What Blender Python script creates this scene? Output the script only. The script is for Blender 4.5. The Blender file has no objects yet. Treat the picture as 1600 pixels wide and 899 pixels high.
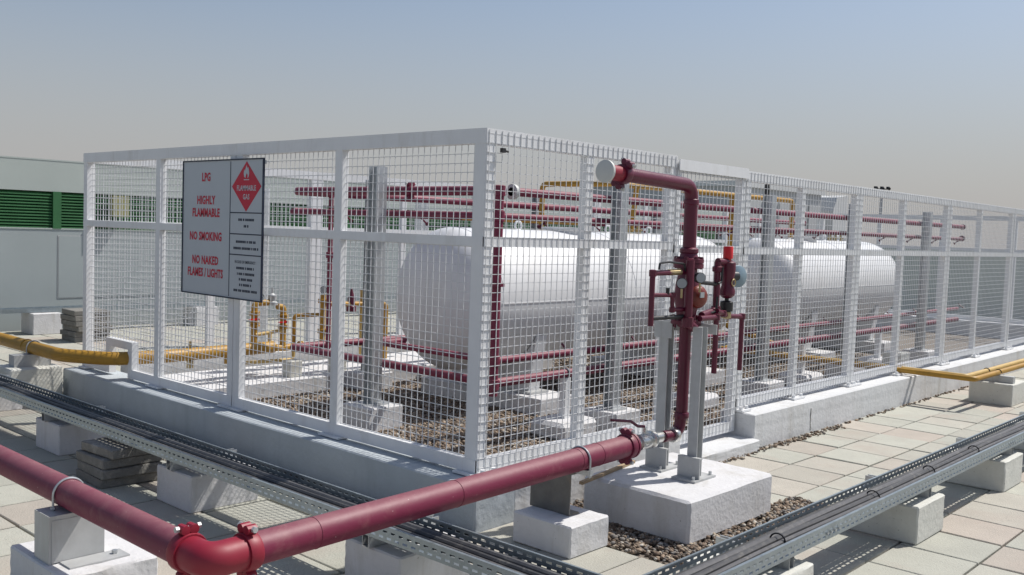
import bpy, bmesh, math, random
import numpy as np
from mathutils import Vector, Matrix, Quaternion
random.seed(7); RNG = np.random.default_rng(7)
S = bpy.context.scene
COL = S.collection

# ------------------------------------------------------------------ camera
CAMLOC = Vector((-3.664, -3.555, 1.573))
YAW, PITCH, ROLL = math.radians(42.3235), math.radians(3.4416), math.radians(1.9946)
fw = Vector((math.cos(YAW)*math.cos(PITCH), math.sin(YAW)*math.cos(PITCH), -math.sin(PITCH)))
r0 = Vector((math.sin(YAW), -math.cos(YAW), 0)); d0 = fw.cross(r0)
r2 = math.cos(ROLL)*r0 - math.sin(ROLL)*d0; d2 = math.sin(ROLL)*r0 + math.cos(ROLL)*d0
cam = bpy.data.cameras.new('camera'); camo = bpy.data.objects.new('camera', cam); COL.objects.link(camo)
camo.matrix_world = Matrix(((r2.x, -d2.x, -fw.x, CAMLOC.x), (r2.y, -d2.y, -fw.y, CAMLOC.y), (r2.z, -d2.z, -fw.z, CAMLOC.z), (0, 0, 0, 1)))
cam.sensor_width = 36; cam.lens = 1499.13/1600*36; cam.clip_start = .05; cam.clip_end = 3000
S.camera = camo
def proj(p):
    v = Vector(p)-CAMLOC; z = v.dot(fw)
    return (800+1499.13*v.dot(r2)/z, 449.5+1499.13*v.dot(d2)/z, z)

# ------------------------------------------------------------------ light
SUN = Vector((.66, -.27, 1)).normalized()
w = bpy.data.worlds.new('World'); S.world = w; w.use_nodes = True
nt = w.node_tree; nt.nodes.clear()
sky = nt.nodes.new('ShaderNodeTexSky'); sky.sky_type = 'NISHITA'; sky.sun_disc = False
sky.sun_elevation = math.asin(SUN.z); sky.sun_rotation = math.atan2(SUN.x, SUN.y)
sky.altitude = 0; sky.air_density = 1.0; sky.dust_density = 1.5; sky.ozone_density = 1.5
hsv = nt.nodes.new('ShaderNodeHueSaturation'); hsv.inputs['Saturation'].default_value = .92; hsv.inputs['Value'].default_value = 1.22
# dusty haze all round the horizon, thinning out with height
tcw = nt.nodes.new('ShaderNodeTexCoord'); sx = nt.nodes.new('ShaderNodeSeparateXYZ'); nt.links.new(tcw.outputs['Generated'], sx.inputs[0])
hz = nt.nodes.new('ShaderNodeMapRange'); hz.interpolation_type = 'SMOOTHSTEP'; hz.inputs[1].default_value = .0; hz.inputs[2].default_value = .30; hz.inputs[3].default_value = .9; hz.inputs[4].default_value = .05
nt.links.new(sx.outputs['Z'], hz.inputs[0])
hm = nt.nodes.new('ShaderNodeMix'); hm.data_type = 'RGBA'; hm.inputs[7].default_value = (4.85, 4.72, 4.74, 1)
bg = nt.nodes.new('ShaderNodeBackground'); bg.inputs[1].default_value = .073
wo = nt.nodes.new('ShaderNodeOutputWorld')
nt.links.new(sky.outputs[0], hsv.inputs['Color']); nt.links.new(hz.outputs[0], hm.inputs[0]); nt.links.new(hsv.outputs[0], hm.inputs[6]); nt.links.new(hm.outputs[2], bg.inputs[0]); nt.links.new(bg.outputs[0], wo.inputs[0])
sl = bpy.data.lights.new('sun', 'SUN'); sl.energy = 3.9; sl.angle = math.radians(.53); sl.color = (1, .955, .89)
so = bpy.data.objects.new('sun', sl); COL.objects.link(so); so.rotation_euler = (-SUN).to_track_quat('-Z', 'Y').to_euler()
S.view_settings.view_transform = 'Standard'; S.view_settings.look = 'None'; S.view_settings.gamma = 1
S.view_settings.exposure = .3; S.view_settings.use_curve_mapping = False

# ------------------------------------------------------------------ materials
def mat(name, col, rough=.6, metal=0, var=.12, vscale=6, bump=0, bscale=60, rnd=0, stain=None, stain_amt=0, sscale=3, spec=.5, coat=0, streak=False, chips=None, cscale=90, cthr=.74, alt=None, dust=None):
    m = bpy.data.materials.new(name); m.use_nodes = True; t = m.node_tree; N = t.nodes; L = t.links
    b = N['Principled BSDF']; b.inputs['Roughness'].default_value = rough; b.inputs['Metallic'].default_value = metal
    b.inputs['Specular IOR Level'].default_value = spec; b.inputs['Coat Weight'].default_value = coat
    tc = N.new('ShaderNodeTexCoord'); geo = N.new('ShaderNodeNewGeometry')
    n1 = N.new('ShaderNodeTexNoise'); n1.inputs['Scale'].default_value = vscale; n1.inputs['Detail'].default_value = 8; n1.inputs['Roughness'].default_value = .65
    L.new(geo.outputs['Position'], n1.inputs['Vector'])
    mr = N.new('ShaderNodeMapRange'); mr.inputs[1].default_value = .25; mr.inputs[2].default_value = .75
    mr.inputs[3].default_value = 1-var; mr.inputs[4].default_value = 1+var; L.new(n1.outputs[0], mr.inputs[0])
    val = mr.outputs[0]
    if rnd:
        oi = N.new('ShaderNodeObjectInfo'); r_ = N.new('ShaderNodeMapRange'); r_.inputs[3].default_value = 1-rnd; r_.inputs[4].default_value = 1+rnd
        L.new(oi.outputs['Random'], r_.inputs[0]); mu = N.new('ShaderNodeMath'); mu.operation = 'MULTIPLY'; L.new(val, mu.inputs[0]); L.new(r_.outputs[0], mu.inputs[1]); val = mu.outputs[0]
    mx = N.new('ShaderNodeVectorMath'); mx.operation = 'SCALE'; mx.inputs[0].default_value = col[:3]; L.new(val, mx.inputs['Scale'])
    if alt:
        o2 = N.new('ShaderNodeObjectInfo'); f2 = N.new('ShaderNodeMath'); f2.operation = 'MULTIPLY'; f2.inputs[1].default_value = 17.31; L.new(o2.outputs['Random'], f2.inputs[0])
        f3 = N.new('ShaderNodeMath'); f3.operation = 'FRACT'; L.new(f2.outputs[0], f3.inputs[0]); f4 = N.new('ShaderNodeMapRange'); f4.inputs[1].default_value = .45; f4.inputs[2].default_value = 1; f4.inputs[4].default_value = .65; L.new(f3.outputs[0], f4.inputs[0])
        m2 = N.new('ShaderNodeMix'); m2.data_type = 'RGBA'; m2.inputs[6].default_value = (*col, 1); m2.inputs[7].default_value = (*alt, 1); L.new(f4.outputs[0], m2.inputs[0]); L.new(m2.outputs[2], mx.inputs[0])
    out = mx.outputs[0]
    if stain:
        n2 = N.new('ShaderNodeTexNoise'); n2.inputs['Scale'].default_value = sscale; n2.inputs['Detail'].default_value = 10; n2.inputs['Roughness'].default_value = .7; n2.inputs['Distortion'].default_value = .6
        if streak:
            mp = N.new('ShaderNodeMapping'); mp.inputs['Scale'].default_value = (1, 1, .18); L.new(geo.outputs['Position'], mp.inputs[0]); L.new(mp.outputs[0], n2.inputs['Vector'])
        else: L.new(geo.outputs['Position'], n2.inputs['Vector'])
        cr = N.new('ShaderNodeMapRange'); cr.inputs[1].default_value = .52; cr.inputs[2].default_value = .72; cr.inputs[3].default_value = 0; cr.inputs[4].default_value = stain_amt
        L.new(n2.outputs[0], cr.inputs[0]); mi = N.new('ShaderNodeMix'); mi.data_type = 'RGBA'
        L.new(cr.outputs[0], mi.inputs[0]); L.new(out, mi.inputs[6]); mi.inputs[7].default_value = (*stain, 1); out = mi.outputs[2]
    if dust:
        sz = N.new('ShaderNodeSeparateXYZ'); L.new(geo.outputs['Normal'], sz.inputs[0]); dz = N.new('ShaderNodeMapRange'); dz.inputs[1].default_value = .35; dz.inputs[2].default_value = 1; dz.inputs[4].default_value = .75; L.new(sz.outputs['Z'], dz.inputs[0])
        dn = N.new('ShaderNodeTexNoise'); dn.inputs['Scale'].default_value = 11; dn.inputs['Detail'].default_value = 9; dn.inputs['Roughness'].default_value = .7; L.new(geo.outputs['Position'], dn.inputs['Vector'])
        dm_ = N.new('ShaderNodeMath'); dm_.operation = 'MULTIPLY'; L.new(dz.outputs[0], dm_.inputs[0]); L.new(dn.outputs[0], dm_.inputs[1])
        m5 = N.new('ShaderNodeMix'); m5.data_type = 'RGBA'; L.new(dm_.outputs[0], m5.inputs[0]); L.new(out, m5.inputs[6]); m5.inputs[7].default_value = (*dust, 1); out = m5.outputs[2]
    if chips:
        n4 = N.new('ShaderNodeTexNoise'); n4.inputs['Scale'].default_value = cscale; n4.inputs['Detail'].default_value = 3; L.new(geo.outputs['Position'], n4.inputs['Vector'])
        c4 = N.new('ShaderNodeMapRange'); c4.inputs[1].default_value = cthr; c4.inputs[2].default_value = cthr+.03; c4.inputs[4].default_value = .8; L.new(n4.outputs[0], c4.inputs[0])
        m4 = N.new('ShaderNodeMix'); m4.data_type = 'RGBA'; L.new(c4.outputs[0], m4.inputs[0]); L.new(out, m4.inputs[6]); m4.inputs[7].default_value = (*chips, 1); out = m4.outputs[2]
    L.new(out, b.inputs['Base Color'])
    rr = N.new('ShaderNodeMapRange'); rr.inputs[3].default_value = max(.05, rough-.12); rr.inputs[4].default_value = min(1, rough+.12); L.new(n1.outputs[0], rr.inputs[0]); L.new(rr.outputs[0], b.inputs['Roughness'])
    if bump:
        n3 = N.new('ShaderNodeTexNoise'); n3.inputs['Scale'].default_value = bscale; n3.inputs['Detail'].default_value = 6; L.new(geo.outputs['Position'], n3.inputs['Vector'])
        bp = N.new('ShaderNodeBump'); bp.inputs['Strength'].default_value = bump; bp.inputs['Distance'].default_value = .01; L.new(n3.outputs[0], bp.inputs['Height']); L.new(bp.outputs[0], b.inputs['Normal'])
    return m
M = {}
M['white'] = mat('white_fence_paint', (.74, .75, .76), .42, var=.05, stain=(.42, .39, .34), stain_amt=.35, sscale=5, streak=True)
M['wire'] = mat('white_mesh_wire', (.64, .65, .66), .5, var=.06)
M['block'] = mat('white_painted_concrete', (.6, .6, .61), .75, var=.06, vscale=14, bump=.35, bscale=45, stain=(.4, .38, .34), stain_amt=.65, sscale=4.5, streak=True, rnd=.03, chips=(.3, .29, .27), cscale=70, cthr=.70)
M['block_grey'] = mat('grey_painted_concrete', (.58, .58, .535), .8, var=.07, vscale=14, bump=.35, bscale=45, stain=(.36, .34, .29), stain_amt=.5, sscale=4, rnd=.04, chips=(.25, .24, .21), cscale=70, cthr=.69)
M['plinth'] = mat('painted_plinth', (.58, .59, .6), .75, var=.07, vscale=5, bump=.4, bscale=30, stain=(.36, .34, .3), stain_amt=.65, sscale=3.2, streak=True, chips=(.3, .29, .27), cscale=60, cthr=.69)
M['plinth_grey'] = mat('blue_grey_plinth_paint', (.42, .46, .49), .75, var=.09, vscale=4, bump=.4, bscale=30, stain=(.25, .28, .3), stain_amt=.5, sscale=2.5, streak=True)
M['dsteel'] = mat('dark_stained_steel', (.15, .145, .135), .55, .3, var=.25, vscale=18, stain=(.26, .2, .14), stain_amt=.5, sscale=9)
M['paver'] = mat('concrete_paver', (.385, .385, .335), .85, var=.1, vscale=5, bump=.45, bscale=110, rnd=.07, stain=(.37, .31, .265), stain_amt=.75, sscale=1.6, chips=(.2, .19, .16), cscale=45, cthr=.70, alt=(.40, .33, .285))
M['paver_old'] = mat('weathered_grey_paver', (.19, .185, .17), .9, var=.2, vscale=14, bump=.6, bscale=70, rnd=.12, stain=(.42, .41, .38), stain_amt=.5, sscale=12)
M['deck'] = mat('roof_deck', (.16, .15, .135), .95, var=.25, vscale=8, bump=.6, bscale=50)
M['galv'] = mat('galvanised_steel', (.5, .52, .53), .42, .75, var=.14, vscale=30, stain=(.62, .64, .65), stain_amt=.5, sscale=14)
M['galvpaint'] = mat('grey_steel_section', (.46, .47, .47), .5, .25, var=.1, vscale=16, stain=(.3, .28, .26), stain_amt=.4, sscale=7, streak=True)
M['tray'] = mat('galvanised_tray', (.3, .35, .38), .4, .7, var=.15, vscale=25, stain=(.55, .6, .62), stain_amt=.4, sscale=10)
M['cable'] = mat('black_cable_sheath', (.045, .046, .05), .5, var=.2, vscale=30, stain=(.2, .19, .17), stain_amt=.6, sscale=16)
M['cable2'] = mat('grey_cable_sheath', (.085, .085, .09), .5, var=.2, vscale=30, stain=(.24, .23, .21), stain_amt=.6, sscale=16)
M['red'] = mat('maroon_pipe_paint', (.155, .0095, .04), .55, var=.12, vscale=4, bump=.08, bscale=40, stain=(.25, .09, .1), stain_amt=.6, sscale=7, chips=(.5, .36, .36), cscale=75, cthr=.735, dust=(.3, .17, .17))
M['redb'] = mat('bright_red_fitting', (.235, .008, .026), .52, var=.1, vscale=10)
M['maroon'] = mat('dark_maroon_valve', (.105, .006, .027), .38, var=.15, vscale=12, bump=.15, bscale=90)
M['rust'] = mat('red_oxide_cover', (.17, .024, .014), .4, var=.25, vscale=18)
M['signal'] = mat('signal_red_plastic', (.62, .012, .016), .4, var=.05)
M['yellow'] = mat('ochre_yellow_pipe', (.38, .205, .02), .5, var=.15, vscale=8, stain=(.2, .11, .015), stain_amt=.6, sscale=9)
M['yellowp'] = mat('pale_yellow_pipe', (.5, .34, .11), .55, var=.12, vscale=8, stain=(.36, .24, .1), stain_amt=.4, sscale=9)
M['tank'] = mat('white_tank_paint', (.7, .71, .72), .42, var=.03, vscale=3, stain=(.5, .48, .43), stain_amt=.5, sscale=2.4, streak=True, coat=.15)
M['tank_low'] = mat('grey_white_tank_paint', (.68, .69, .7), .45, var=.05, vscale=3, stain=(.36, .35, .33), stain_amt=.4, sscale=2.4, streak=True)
M['chrome'] = mat('plated_brass', (.62, .62, .6), .28, .9, var=.1, vscale=30)
M['brass'] = mat('brass', (.45, .36, .2), .4, .8, var=.15)
M['black'] = mat('black_plastic', (.018, .018, .02), .45, var=.2)
M['glass'] = mat('gauge_face', (.34, .36, .37), .2, var=.05)
M['gong'] = mat('blue_grey_gong', (.22, .3, .35), .35, .2, var=.08)
M['cap'] = mat('pale_grey_cap', (.55, .56, .54), .5, var=.06)
M['sign'] = mat('white_sign_sheet', (.45, .49, .53), .4, var=.03)
M['signred'] = mat('sign_red', (.5, .012, .04), .5, var=.05)
M['signink'] = mat('sign_ink', (.012, .02, .045), .5, var=.05)
M['wall'] = mat('pale_green_cladding', (.41, .455, .43), .55, var=.04, vscale=1.5, stain=(.45, .47, .46), stain_amt=.3, sscale=.8, streak=True)
M['wall2'] = mat('grey_green_cladding', (.33, .37, .375), .55, var=.05, vscale=1.5, stain=(.28, .31, .32), stain_amt=.35, sscale=.8, streak=True)
M['green'] = mat('dark_green_louvre', (.03, .13, .045), .5, var=.15, vscale=5)
M['dark'] = mat('dark_void', (.012, .016, .014), .9, var=.1)
M['farw'] = mat('far_white_panel', (.55, .56, .56), .6, var=.04)
M['farg'] = mat('far_grey_panel', (.4, .41, .42), .7, var=.06, vscale=1)
M['olive'] = mat('olive_box', (.3, .29, .13), .6)
M['wood'] = mat('weathered_batten', (.36, .26, .16), .8, var=.25, vscale=20)
# gravel: a colour for each stone
def gravel_mat():
    m = bpy.data.materials.new('mixed_gravel'); m.use_nodes = True; t = m.node_tree; N = t.nodes; L = t.links; b = N['Principled BSDF']
    g = N.new('ShaderNodeNewGeometry'); cr = N.new('ShaderNodeValToRGB'); L.new(g.outputs['Random Per Island'], cr.inputs[0])
    cs = [(0, (.11, .085, .065)), (.2, (.2, .15, .11)), (.4, (.15, .105, .075)), (.55, (.29, .22, .16)), (.7, (.2, .185, .17)), (.86, (.36, .3, .23)), (.95, (.48, .45, .4))]
    e = cr.color_ramp.elements; e[0].position, e[0].color = cs[0][0], (*cs[0][1], 1); e[1].position, e[1].color = cs[-1][0], (*cs[-1][1], 1)
    for p, c in cs[1:-1]:
        x = e.new(p); x.color = (*c, 1)
    cr.color_ramp.interpolation = 'CONSTANT'
    L.new(cr.outputs[0], b.inputs['Base Color']); b.inputs['Roughness'].default_value = .85
    return m
M['gravel'] = gravel_mat()
M['gravbed'] = mat('gravel_bed', (.17, .145, .12), .95, var=.5, vscale=40, bump=1, bscale=35)

# ------------------------------------------------------------------ mesh helpers
def V(*a): return Vector(a)
class MB:
    def __init__(s): s.v = []; s.f = []
    def add(s, vs, fs):
        o = len(s.v); s.v += [tuple(x) for x in vs]; s.f += [tuple(i+o for i in f) for f in fs]; return s
    def box(s, a, b):
        x0, x1 = sorted((a[0], b[0])); y0, y1 = sorted((a[1], b[1])); z0, z1 = sorted((a[2], b[2]))
        return s.add([(x0, y0, z0), (x1, y0, z0), (x1, y1, z0), (x0, y1, z0), (x0, y0, z1), (x1, y0, z1), (x1, y1, z1), (x0, y1, z1)],
                     [(0, 3, 2, 1), (4, 5, 6, 7), (0, 1, 5, 4), (1, 2, 6, 5), (2, 3, 7, 6), (3, 0, 4, 7)])
    def cyl(s, p, q, r, n=16, r2=None, cap=True):
        p, q = Vector(p), Vector(q); r2 = r if r2 is None else r2; d = (q-p).normalized(); u = d.orthogonal().normalized(); w_ = d.cross(u)
        vs = [p+r*(math.cos(2*math.pi*i/n)*u+math.sin(2*math.pi*i/n)*w_) for i in range(n)]+[q+r2*(math.cos(2*math.pi*i/n)*u+math.sin(2*math.pi*i/n)*w_) for i in range(n)]
        fs = [(i, (i+1) % n, n+(i+1) % n, n+i) for i in range(n)]
        if cap: fs += [tuple(range(n-1, -1, -1)), tuple(range(n, 2*n))]
        return s.add(vs, fs)
    def sweep(s, pts, r, n=16):
        pts = [Vector(p) for p in pts]; T = [((pts[min(i+1, len(pts)-1)]-pts[max(i-1, 0)]).normalized()) for i in range(len(pts))]
        u = T[0].orthogonal().normalized(); vs = []
        for i, p in enumerate(pts):
            if i:
                ax = T[i-1].cross(T[i])
                if ax.length > 1e-7: u = Quaternion(ax.normalized(), T[i-1].angle(T[i])) @ u
            w_ = T[i].cross(u)
            vs += [p+r*(math.cos(2*math.pi*k/n)*u+math.sin(2*math.pi*k/n)*w_) for k in range(n)]
        m = len(pts); fs = [(i*n+k, i*n+(k+1) % n, (i+1)*n+(k+1) % n, (i+1)*n+k) for i in range(m-1) for k in range(n)]
        fs += [tuple(range(n-1, -1, -1)), tuple(range((m-1)*n, m*n))]
        return s.add(vs, fs)
    def pipe(s, pts, r, bend=None, n=16, k=6):
        return s.sweep(fillet(pts, bend or r*2.2, k), r, n)
    def lathe(s, prof, o, ax=(0, 0, 1), n=24):       # prof: (radius, along)
        o = Vector(o); d = Vector(ax).normalized(); u = d.orthogonal().normalized(); w_ = d.cross(u); vs = []
        for r, h in prof: vs += [o+d*h+max(r, 1e-4)*(math.cos(2*math.pi*i/n)*u+math.sin(2*math.pi*i/n)*w_) for i in range(n)]
        m = len(prof); fs = [(i*n+k, i*n+(k+1) % n, (i+1)*n+(k+1) % n, (i+1)*n+k) for i in range(m-1) for k in range(n)]
        fs += [tuple(range(n-1, -1, -1)), tuple(range((m-1)*n, m*n))]
        return s.add(vs, fs)
    def torus(s, c, ax, R, r, n=20, k=8, a0=0, a1=2*math.pi, ref=None):
        c = Vector(c); d = Vector(ax).normalized(); u = Vector(ref).normalized() if ref else d.orthogonal().normalized(); w_ = d.cross(u)
        pts = [c+R*(math.cos(a0+(a1-a0)*i/n)*u+math.sin(a0+(a1-a0)*i/n)*w_) for i in range(n+1)]
        return s.sweep(pts, r, k)
    def extr(s, poly, ax, a, b):                    # polygon in the two other axes, extruded along axis ax from a to b
        n = len(poly); i = 'xyz'.index(ax); o = [j for j in range(3) if j != i]; vs = []
        for h in (a, b):
            for p in poly:
                q = [0, 0, 0]; q[i] = h; q[o[0]] = p[0]; q[o[1]] = p[1]; vs.append(q)
        return s.add(vs, [tuple(range(n)), tuple(range(2*n-1, n-1, -1))]+[(k, (k+1) % n, n+(k+1) % n, n+k) for k in range(n)])
    def mesh(s, name, smooth=35):
        m = bpy.data.meshes.new(name); m.from_pydata(s.v, [], s.f); m.update()
        bm = bmesh.new(); bm.from_mesh(m); bmesh.ops.recalc_face_normals(bm, faces=bm.faces); bm.to_mesh(m); bm.free()
        if smooth:
            m.polygons.foreach_set('use_smooth', [True]*len(m.polygons)); m.set_sharp_from_angle(angle=math.radians(smooth))
        return m
    def build(s, name, m, parent=None, smooth=35): return link(name, s.mesh(name, smooth), m, parent)
def fillet(pts, rad, k=6):
    pts = [Vector(p) for p in pts]; out = [pts[0]]
    for a, b, c in zip(pts, pts[1:], pts[2:]):
        d1, d2_ = (a-b).normalized(), (c-b).normalized(); ang = d1.angle(d2_)
        t = min(rad/math.tan(ang/2), (a-b).length*.49, (c-b).length*.49) if ang > .01 and ang < 3.13 else 0
        p, q = b+d1*t, b+d2_*t
        for i in range(k+1):
            x = i/k; out.append((1-x)**2*p+2*x*(1-x)*b+x*x*q)
    out.append(pts[-1]); return out
def link(name, me, m, parent=None):
    o = bpy.data.objects.new(name, me); COL.objects.link(o)
    if m and not me.materials: me.materials.append(M[m] if isinstance(m, str) else m)
    if parent: o.parent = parent
    return o
def tag(o, label=None, cat=None, group=None, kind=None):
    if label: o['label'] = label
    if cat: o['category'] = cat
    if group: o['group'] = group
    if kind: o['kind'] = kind
    return o
def thing(name, label, cat, group=None):
    o = bpy.data.objects.new(name, None); COL.objects.link(o); o.empty_display_size = .1
    return tag(o, label, cat, group)
def block_mesh(a, b, bev=.007, jit=.002, cuts=5):
    bm = bmesh.new(); bmesh.ops.create_cube(bm, size=1)
    for v in bm.verts: v.co = Vector([a[i]+(v.co[i]+.5)*(b[i]-a[i]) for i in range(3)])
    bmesh.ops.bevel(bm, geom=list(bm.edges), offset=bev, segments=1, affect='EDGES')
    bmesh.ops.subdivide_edges(bm, edges=[e for e in bm.edges if e.calc_length() > .08], cuts=cuts, use_grid_fill=True)
    for v in bm.verts:
        if v.co.z > a[2]+.02: v.co += Vector((random.uniform(-1, 1), random.uniform(-1, 1), random.uniform(-1, 1)))*jit
    m = bpy.data.meshes.new('block'); bm.to_mesh(m); bm.free()
    m.polygons.foreach_set('use_smooth', [True]*len(m.polygons)); m.set_sharp_from_angle(angle=math.radians(28)); return m
def block(name, a, b, m, parent=None, **k):
    return link(name, block_mesh(a, b, **k), m, parent)

# ------------------------------------------------------------------ ground
deck = MB().box((-40, -40, -.3), (60, 40, -.034)).build('roof_deck', 'deck'); tag(deck, kind='structure')
# pavers on a 0.4 m grid, each with a small random tilt
def in_gravel(x, y):
    if -.02 < x < 14.56 and -.12 < y < 4.9: return True
    if -.1 < x < .1 and -.1 < y < 4.9: return True
    if .25 < x < (1.35 if y > -.9 else 1.75) and -1.30 < y < -.1: return True
    return False
pm = bmesh.new(); bmesh.ops.create_cube(pm, size=1)
for v in pm.verts: v.co = Vector((v.co.x*.387, v.co.y*.387, v.co.z*.034-.017))
bmesh.ops.bevel(pm, geom=[e for e in pm.edges if all(v.co.z > -.001 for v in e.verts)], offset=.004, segments=1, affect='EDGES')
pme = bpy.data.meshes.new('paver'); pm.to_mesh(pme); pm.free(); pme.materials.append(M['paver'])
cells = []
for i in range(-16, 60):
    for j in range(-16, 26):
        x, y = .4*i, .4*j+.05
        if in_gravel(x, y) or y > 9.8: continue
        px, py, z = proj((x, y, 0))
        vis = z > .3 and -120 < px < 1720 and 300 < py < 1050
        cells.append((0 if vis else 1, (x-CAMLOC.x)**2+(y-CAMLOC.y)**2, x, y))
cells.sort()
rest = MB(); pv = [tuple(v.co) for v in pme.vertices]; pf = [tuple(p.vertices) for p in pme.polygons]
for k, (_, d, x, y) in enumerate(cells):
    h = random.uniform(-.004, .003); rx, ry = random.gauss(0, .004), random.gauss(0, .004)
    if k < 300:
        o = link('paver', pme, None, deck); o.location = (x, y, h); o.rotation_euler = (rx, ry, random.gauss(0, .004))
    else: rest.add([(p[0]+x, p[1]+y, p[2]+h) for p in pv], pf)
tag(rest.build('paving', 'paver', deck, smooth=0), kind='stuff')

# gravel
gb = MB().box((-.03, -.13, -.034), (14.54, 4.88, -.012)); gb.box((.2, -1.35, -.033), (1.4, -.1301, -.012)); gb.box((1.4001, -1.35, -.033), (1.8, -.951, -.012))
tag(gb.build('gravel_bed', 'gravbed', smooth=0), kind='structure')
ph = (1+5**.5)/2
ICO = np.array([(-1, ph, 0), (1, ph, 0), (-1, -ph, 0), (1, -ph, 0), (0, -1, ph), (0, 1, ph), (0, -1, -ph), (0, 1, -ph), (ph, 0, -1), (ph, 0, 1), (-ph, 0, -1), (-ph, 0, 1)])/1.9
IF = np.array([(0, 11, 5), (0, 5, 1), (0, 1, 7), (0, 7, 10), (0, 10, 11), (1, 5, 9), (5, 11, 4), (11, 10, 2), (10, 7, 6), (7, 1, 8), (3, 9, 4), (3, 4, 2), (3, 2, 6), (3, 6, 8), (3, 8, 9), (4, 9, 5), (2, 4, 11), (6, 2, 10), (8, 6, 7), (9, 8, 1)])
def stones(name, xy, zc, rmin, rmax):
    n = len(xy); V_ = np.zeros((n, 12, 3)); r = RNG.uniform(rmin, rmax, n)
    sh = ICO[None]*RNG.uniform(.72, 1.28, (n, 12, 1)); sc = np.stack([r*RNG.uniform(.8, 1.35, n), r*RNG.uniform(.7, 1.1, n), r*RNG.uniform(.55, .85, n)], 1)[:, None, :]
    q = sh*sc; a = RNG.uniform(0, 6.283, n); c, s_ = np.cos(a)[:, None], np.sin(a)[:, None]; t = RNG.uniform(-.6, .6, n)[:, None]
    y2 = q[..., 1]*np.cos(t)-q[..., 2]*np.sin(t); z2 = q[..., 1]*np.sin(t)+q[..., 2]*np.cos(t)
    V_[..., 0] = q[..., 0]*c-y2*s_+xy[:, 0:1]; V_[..., 1] = q[..., 0]*s_+y2*c+xy[:, 1:2]; V_[..., 2] = z2+zc+RNG.uniform(-.008, .008, n)[:, None]
    F_ = (IF[None]+(np.arange(n)*12)[:, None, None]).reshape(-1, 3)
    m = bpy.data.meshes.new(name); m.vertices.add(n*12); m.vertices.foreach_set('co', V_.ravel()); m.loops.add(len(F_)*3); m.loops.foreach_set('vertex_index', F_.ravel().astype(np.int32))
    m.polygons.add(len(F_)); m.polygons.foreach_set('loop_start', np.arange(0, len(F_)*3, 3, dtype=np.int32)); m.polygons.foreach_set('loop_total', np.full(len(F_), 3, dtype=np.int32)); m.update(); m.validate()
    return tag(link(name, m, 'gravel'), kind='stuff')
def scatter(x0, x1, y0, y1, dens):
    n = int((x1-x0)*(y1-y0)*dens); return np.stack([RNG.uniform(x0, x1, n), RNG.uniform(y0, y1, n)], 1)
P_in = np.concatenate([scatter(.0, 4.5, .0, 3.9, 2300), scatter(4.5, 9.5, .0, 4.5, 1000)])
stones('gravel', P_in, .004, .009, .020)
P_out = np.concatenate([scatter(.21, 1.39, -1.34, -.15, 3600), scatter(1.39, 1.79, -1.34, -.96, 3600)])
stones('gravel_by_pad', P_out, .003, .007, .016)
e = np.concatenate([np.stack([RNG.uniform(1.9, 9, 230), -.18-np.abs(RNG.normal(0, .014, 230))], 1), np.stack([RNG.uniform(1.7, 4.2, 260), -.19-np.abs(RNG.normal(0, .03, 260))], 1)])
stones('loose_stones', e, .008, .008, .016)

# ------------------------------------------------------------------ plinths
def plinth(label, a, b, name='concrete_plinth', jit=.002, m='plinth'):
    return tag(block(name, a, b, m, jit=jit, cuts=9, bev=.008), label, 'plinth')
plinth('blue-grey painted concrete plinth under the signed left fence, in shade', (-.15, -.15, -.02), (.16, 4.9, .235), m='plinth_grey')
plinth('long white concrete plinth under the right hand fence beside the paving', (2.8, -.155, -.02), (14.62, .14, .262))
plinth('low concrete step under the mesh gate', (1.82, -.21, -.02), (2.797, .14, .085))
plinth('concrete plinth under the corner panel behind the red fire pipe', (.163, -.14, -.02), (1.817, .14, .24))
plinth('far end concrete plinth across the back of the enclosure', (14.25, .143, -.02), (14.6, 4.75, .25))
plinth('rear concrete plinth along the building side fence', (.4, 4.76, -.02), (14.6, 4.98, .25))
wp = MB()   # weathered crack on the long plinth
for k in range(7): wp.box((3.74+random.uniform(-.004, .004), -.1585, .02+.026*k), (3.746+random.uniform(-.003, .004), -.1545, .047+.026*k))
wpo = wp.build('crack', 'paver_old'); wpo.parent = [o for o in COL.objects if o.get('label', '').startswith('long white')][0]
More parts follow.
